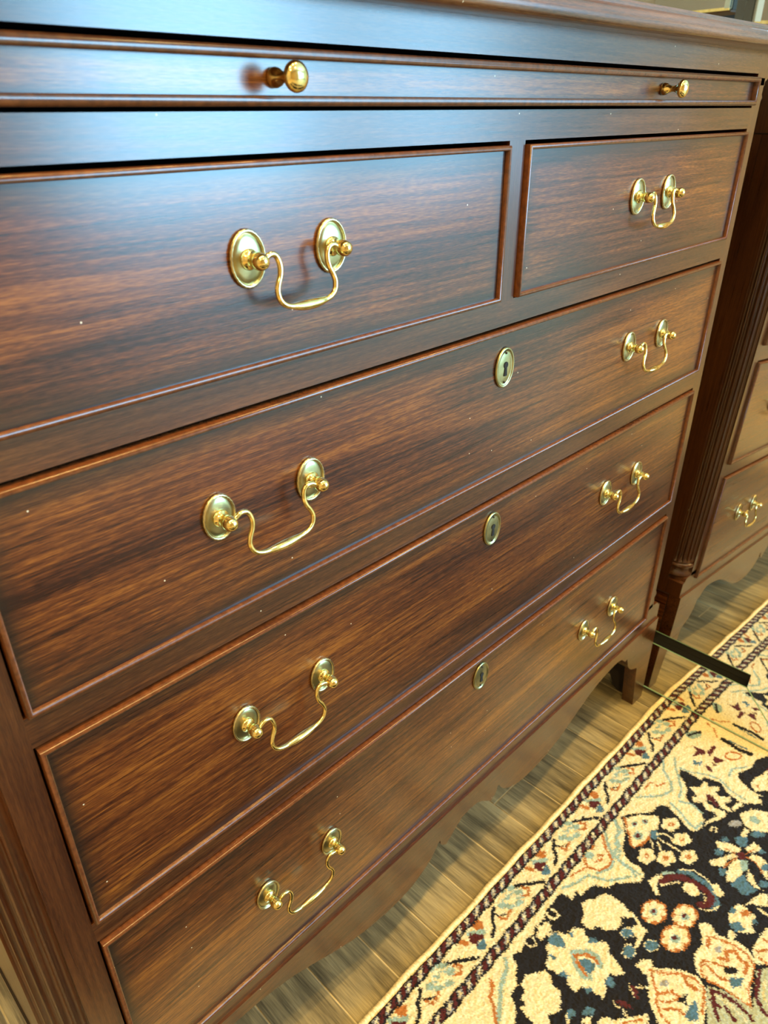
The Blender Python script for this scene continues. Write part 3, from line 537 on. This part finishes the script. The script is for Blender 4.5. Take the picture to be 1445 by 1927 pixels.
mt, nt, b = newmat('wool_pile'); at = nd(nt, 'ShaderNodeVertexColor'); at.layer_name = 'yarn'
nt.links.new(at.outputs[0], b.inputs['Base Color']); b.inputs['Roughness'].default_value = .95
b.inputs['Sheen Weight'].default_value = .06; b.inputs['Specular IOR Level'].default_value = .15
rug = tag(empty('area_rug', (0, -.03, 0)), 'cream and black oriental rug with floral field and twisted-rope border on the plank floor', 'rug')
pile = link('pile', me, mt, rug); pile.location = (0, .03, 0)
# woven backing slab and overcast edge cord
x0r, x1r, y0r, y1r = xs[0]/1000, xs[-1]/1000, -ws[-1]/1000, -.0385
bk = MB().box(x0r, x1r, y0r, y1r, .0004, RUGZ-.0035).build('backing', plain('jute_backing', (0.42, 0.34, 0.20), .9), rug); bk.location = (0, .03, 0)
M_cord = noisy('cream_cord', (0.52, 0.42, 0.23), (0.80, 0.66, 0.40), 1, .9, .6, stretch=(520, 160, 160), lo=.35, hi=.65)
q = MB(); L = []
nseg = 700
for i in range(nseg+1):
    x = x0r+(x1r-x0r)*i/nseg
    wv = .0007*math.sin(x*31)+.0006*math.sin(x*83+1)+.0003*math.sin(x*900)
    L.append([(x, -.0362+wv+.0050*math.cos(t), .0056+.0050*math.sin(t)) for t in [2*PI*k/10 for k in range(10)]])
q.loops(L); o = q.build('edge_cord', M_cord, rug, True); o.location = (0, .03, 0)

# ------------------------------------------------------------------ leaning mirror beside the chest
TIL = 0.0665
mir = tag(empty('leaning_floor_mirror', (0.5016, 0, 0)), 'tall mirror with a wide mirrored frame leaning beside the chest, its base on the rug', 'mirror')
mir.rotation_euler = (0, math.atan(TIL), 0)
YA, YB = -0.1546, 0.150            # inner edges of the frame, front and back
FW = 0.1040                        # width of the frame strips
Z0, Z1, ZT = 0.0125, 0.1040, 0.880
rc = 0.0185                        # recess of the main panel
yo0, yo1, zt1 = YA-FW+.012, YB+FW-.012, ZT+.092
def strip(poly):
    f = MB().prism(poly, 0, .0045, 'x').build('frame_strip', M_mirror, mir)
    f.data.materials.append(M_board)
    for p in f.data.polygons: p.material_index = 0 if abs(p.normal.x) > .9 else 1
    return f
g = .0006
strip([(yo0, Z0), (yo1, Z0), (YB-g, Z1), (YA+g, Z1)])
strip([(yo0, zt1), (YA+g, ZT), (YB-g, ZT), (yo1, zt1)])
strip([(yo0-g, Z0+g), (YA, Z1+g), (YA, ZT-g), (yo0-g, zt1-g)])
strip([(yo1+g, Z0+g), (yo1+g, zt1-g), (YB, ZT-g), (YB, Z1+g)])
# pale green seams along the mitres and inner edges
def seam(a, b, wd=.0016):
    a = Vector((-.0004, *a)); b = Vector((-.0004, *b))
    MB().tube([a, b], wd*.5, 6).build('glass_edge', M_gedge, mir)
seam((YA, Z1), (yo0, Z0)); seam((YA, Z1), (YB, Z1)); seam((yo0, Z0), (yo1, Z0)); seam((YB, Z1), (yo1, Z0))
fb = MB()
fb.box(.0046, rc-.0002, yo0, yo1, Z0, Z1-.0006); fb.box(.0046, rc-.0002, yo0, yo1, ZT+.0006, zt1)
fb.box(.0046, rc-.0002, yo0, YA-.0006, Z1, ZT); fb.box(.0046, rc-.0002, YB+.0006, yo1, Z1, ZT)
fb.box(rc+.005, rc+.018, yo0, yo1, Z0, zt1)
fb.build('backing_board', M_board, mir)
pn = MB().box(rc, rc+.0045, YA-.004, YB+.004, Z1-.002, ZT+.002).build('mirror_panel', M_mirror, mir)
MB().box(.002, rc+.016, .14, .17, -.0010, Z0, .0).build('rubber_foot', M_black, mir)
MB().prism([(rc+.018, .80), (rc+.024, .80), (.215, .0135), (.205, .0135)], -.02, .04, 'y').build('easel_strut', M_board, mir)

# ------------------------------------------------------------------ two chunky mirrored frames hung in the showroom beyond
def hung(loc, yaw, W, H, D, side, label):
    r = tag(empty('hanging_mirror', loc, yaw), label, 'mirror', None)
    # local: front faces -y, x to the right, origin at the bottom corner nearest the gap
    x0, x1 = (-W, 0) if side > 0 else (0, W)
    MB().box(x0, x1, .012, D, 0, H).build('box_body', plain('dark_lacquer', (0.035, 0.038, 0.036), .25), r)
    MB().box(x0+.004, x1-.004, .012, D-.002, -.004, 0).build('bottom_board', plain('walnut_underside', (0.16, 0.085, 0.035), .5), r)
    t = .055
    MB().box(x0+t, x1-t, .006, .0119, t, H-t).build('mirror_panel', M_mirror, r)
    for a0, a1, b0, b1 in ((x0, x1, 0, t), (x0, x1, H-t, H), (x0, x0+t, t, H-t), (x1-t, x1, t, H-t)):
        MB().box(a0, a1, 0, .0119, b0, b1, .004).build('frame_strip', plain('smoky_frame_glass', (0.30, 0.28, 0.24), .08, .9), r)
    MB().box(min(0, -side*.013), max(0, -side*.013), -.003, .0, .002, H-.002).build('bevelled_edge', plain('pale_bevel_glass', (0.45, 0.52, 0.48), .1, .5), r)
    MB().box(x0, x1, -.002, 0, -.002, .004).build('gilt_edge', M_brass, r)
    for x in (x0+.06, x1-.06):
        MB().tube([(x, D*.6, H), (x, D*.6, ZC-loc[2])], .0015, 6).build('hanging_cable', M_steel, r)
    return r
hung((1.5098, .5050, 1.1076), -1.70, .21, .42, .085, 1, 'chunky mirrored frame with a dark right side and gilt lower edge past the chest top')
hung((1.3460, .3781, 1.0630), -.69, .36, .46, .085, -1, 'chunky mirrored frame with a pale glass corner, lowest of the frames past the chest top')
hung((1.7600, .8000, 1.1550), -1.45, .20, .40, .060, 1, 'small gilt-edged mirrored frame behind the dark-sided frame past the chest top')
# dark display partition the frames hang in front of
dp = struct(MB().box(-.20, .60, 0, .05, 0, 2.2).build('wall_display', plain('dark_teal_panel', (0.010, 0.013, 0.013), .75)))
dp.location = (1.92, .62, 0); dp.rotation_euler = (0, 0, -1.19)

# ------------------------------------------------------------------ ceiling downlights
tr = fix(pyd('trim', *(lambda q: (q.v, q.f))(MB().lathe_z([(.058, -.004), (.085, -.006), (.088, 0), (.058, 0)], n=28))))
tr.materials.append(M_white)
for i, (x, y, p) in enumerate(SPOTS):
    d = tag(empty('downlight', (x, y, ZC)), 'round recessed ceiling downlight with white trim ring', 'light', 'ceiling downlights')
    o = bpy.data.objects.new('trim_ring', tr); col.objects.link(o); o.parent = d
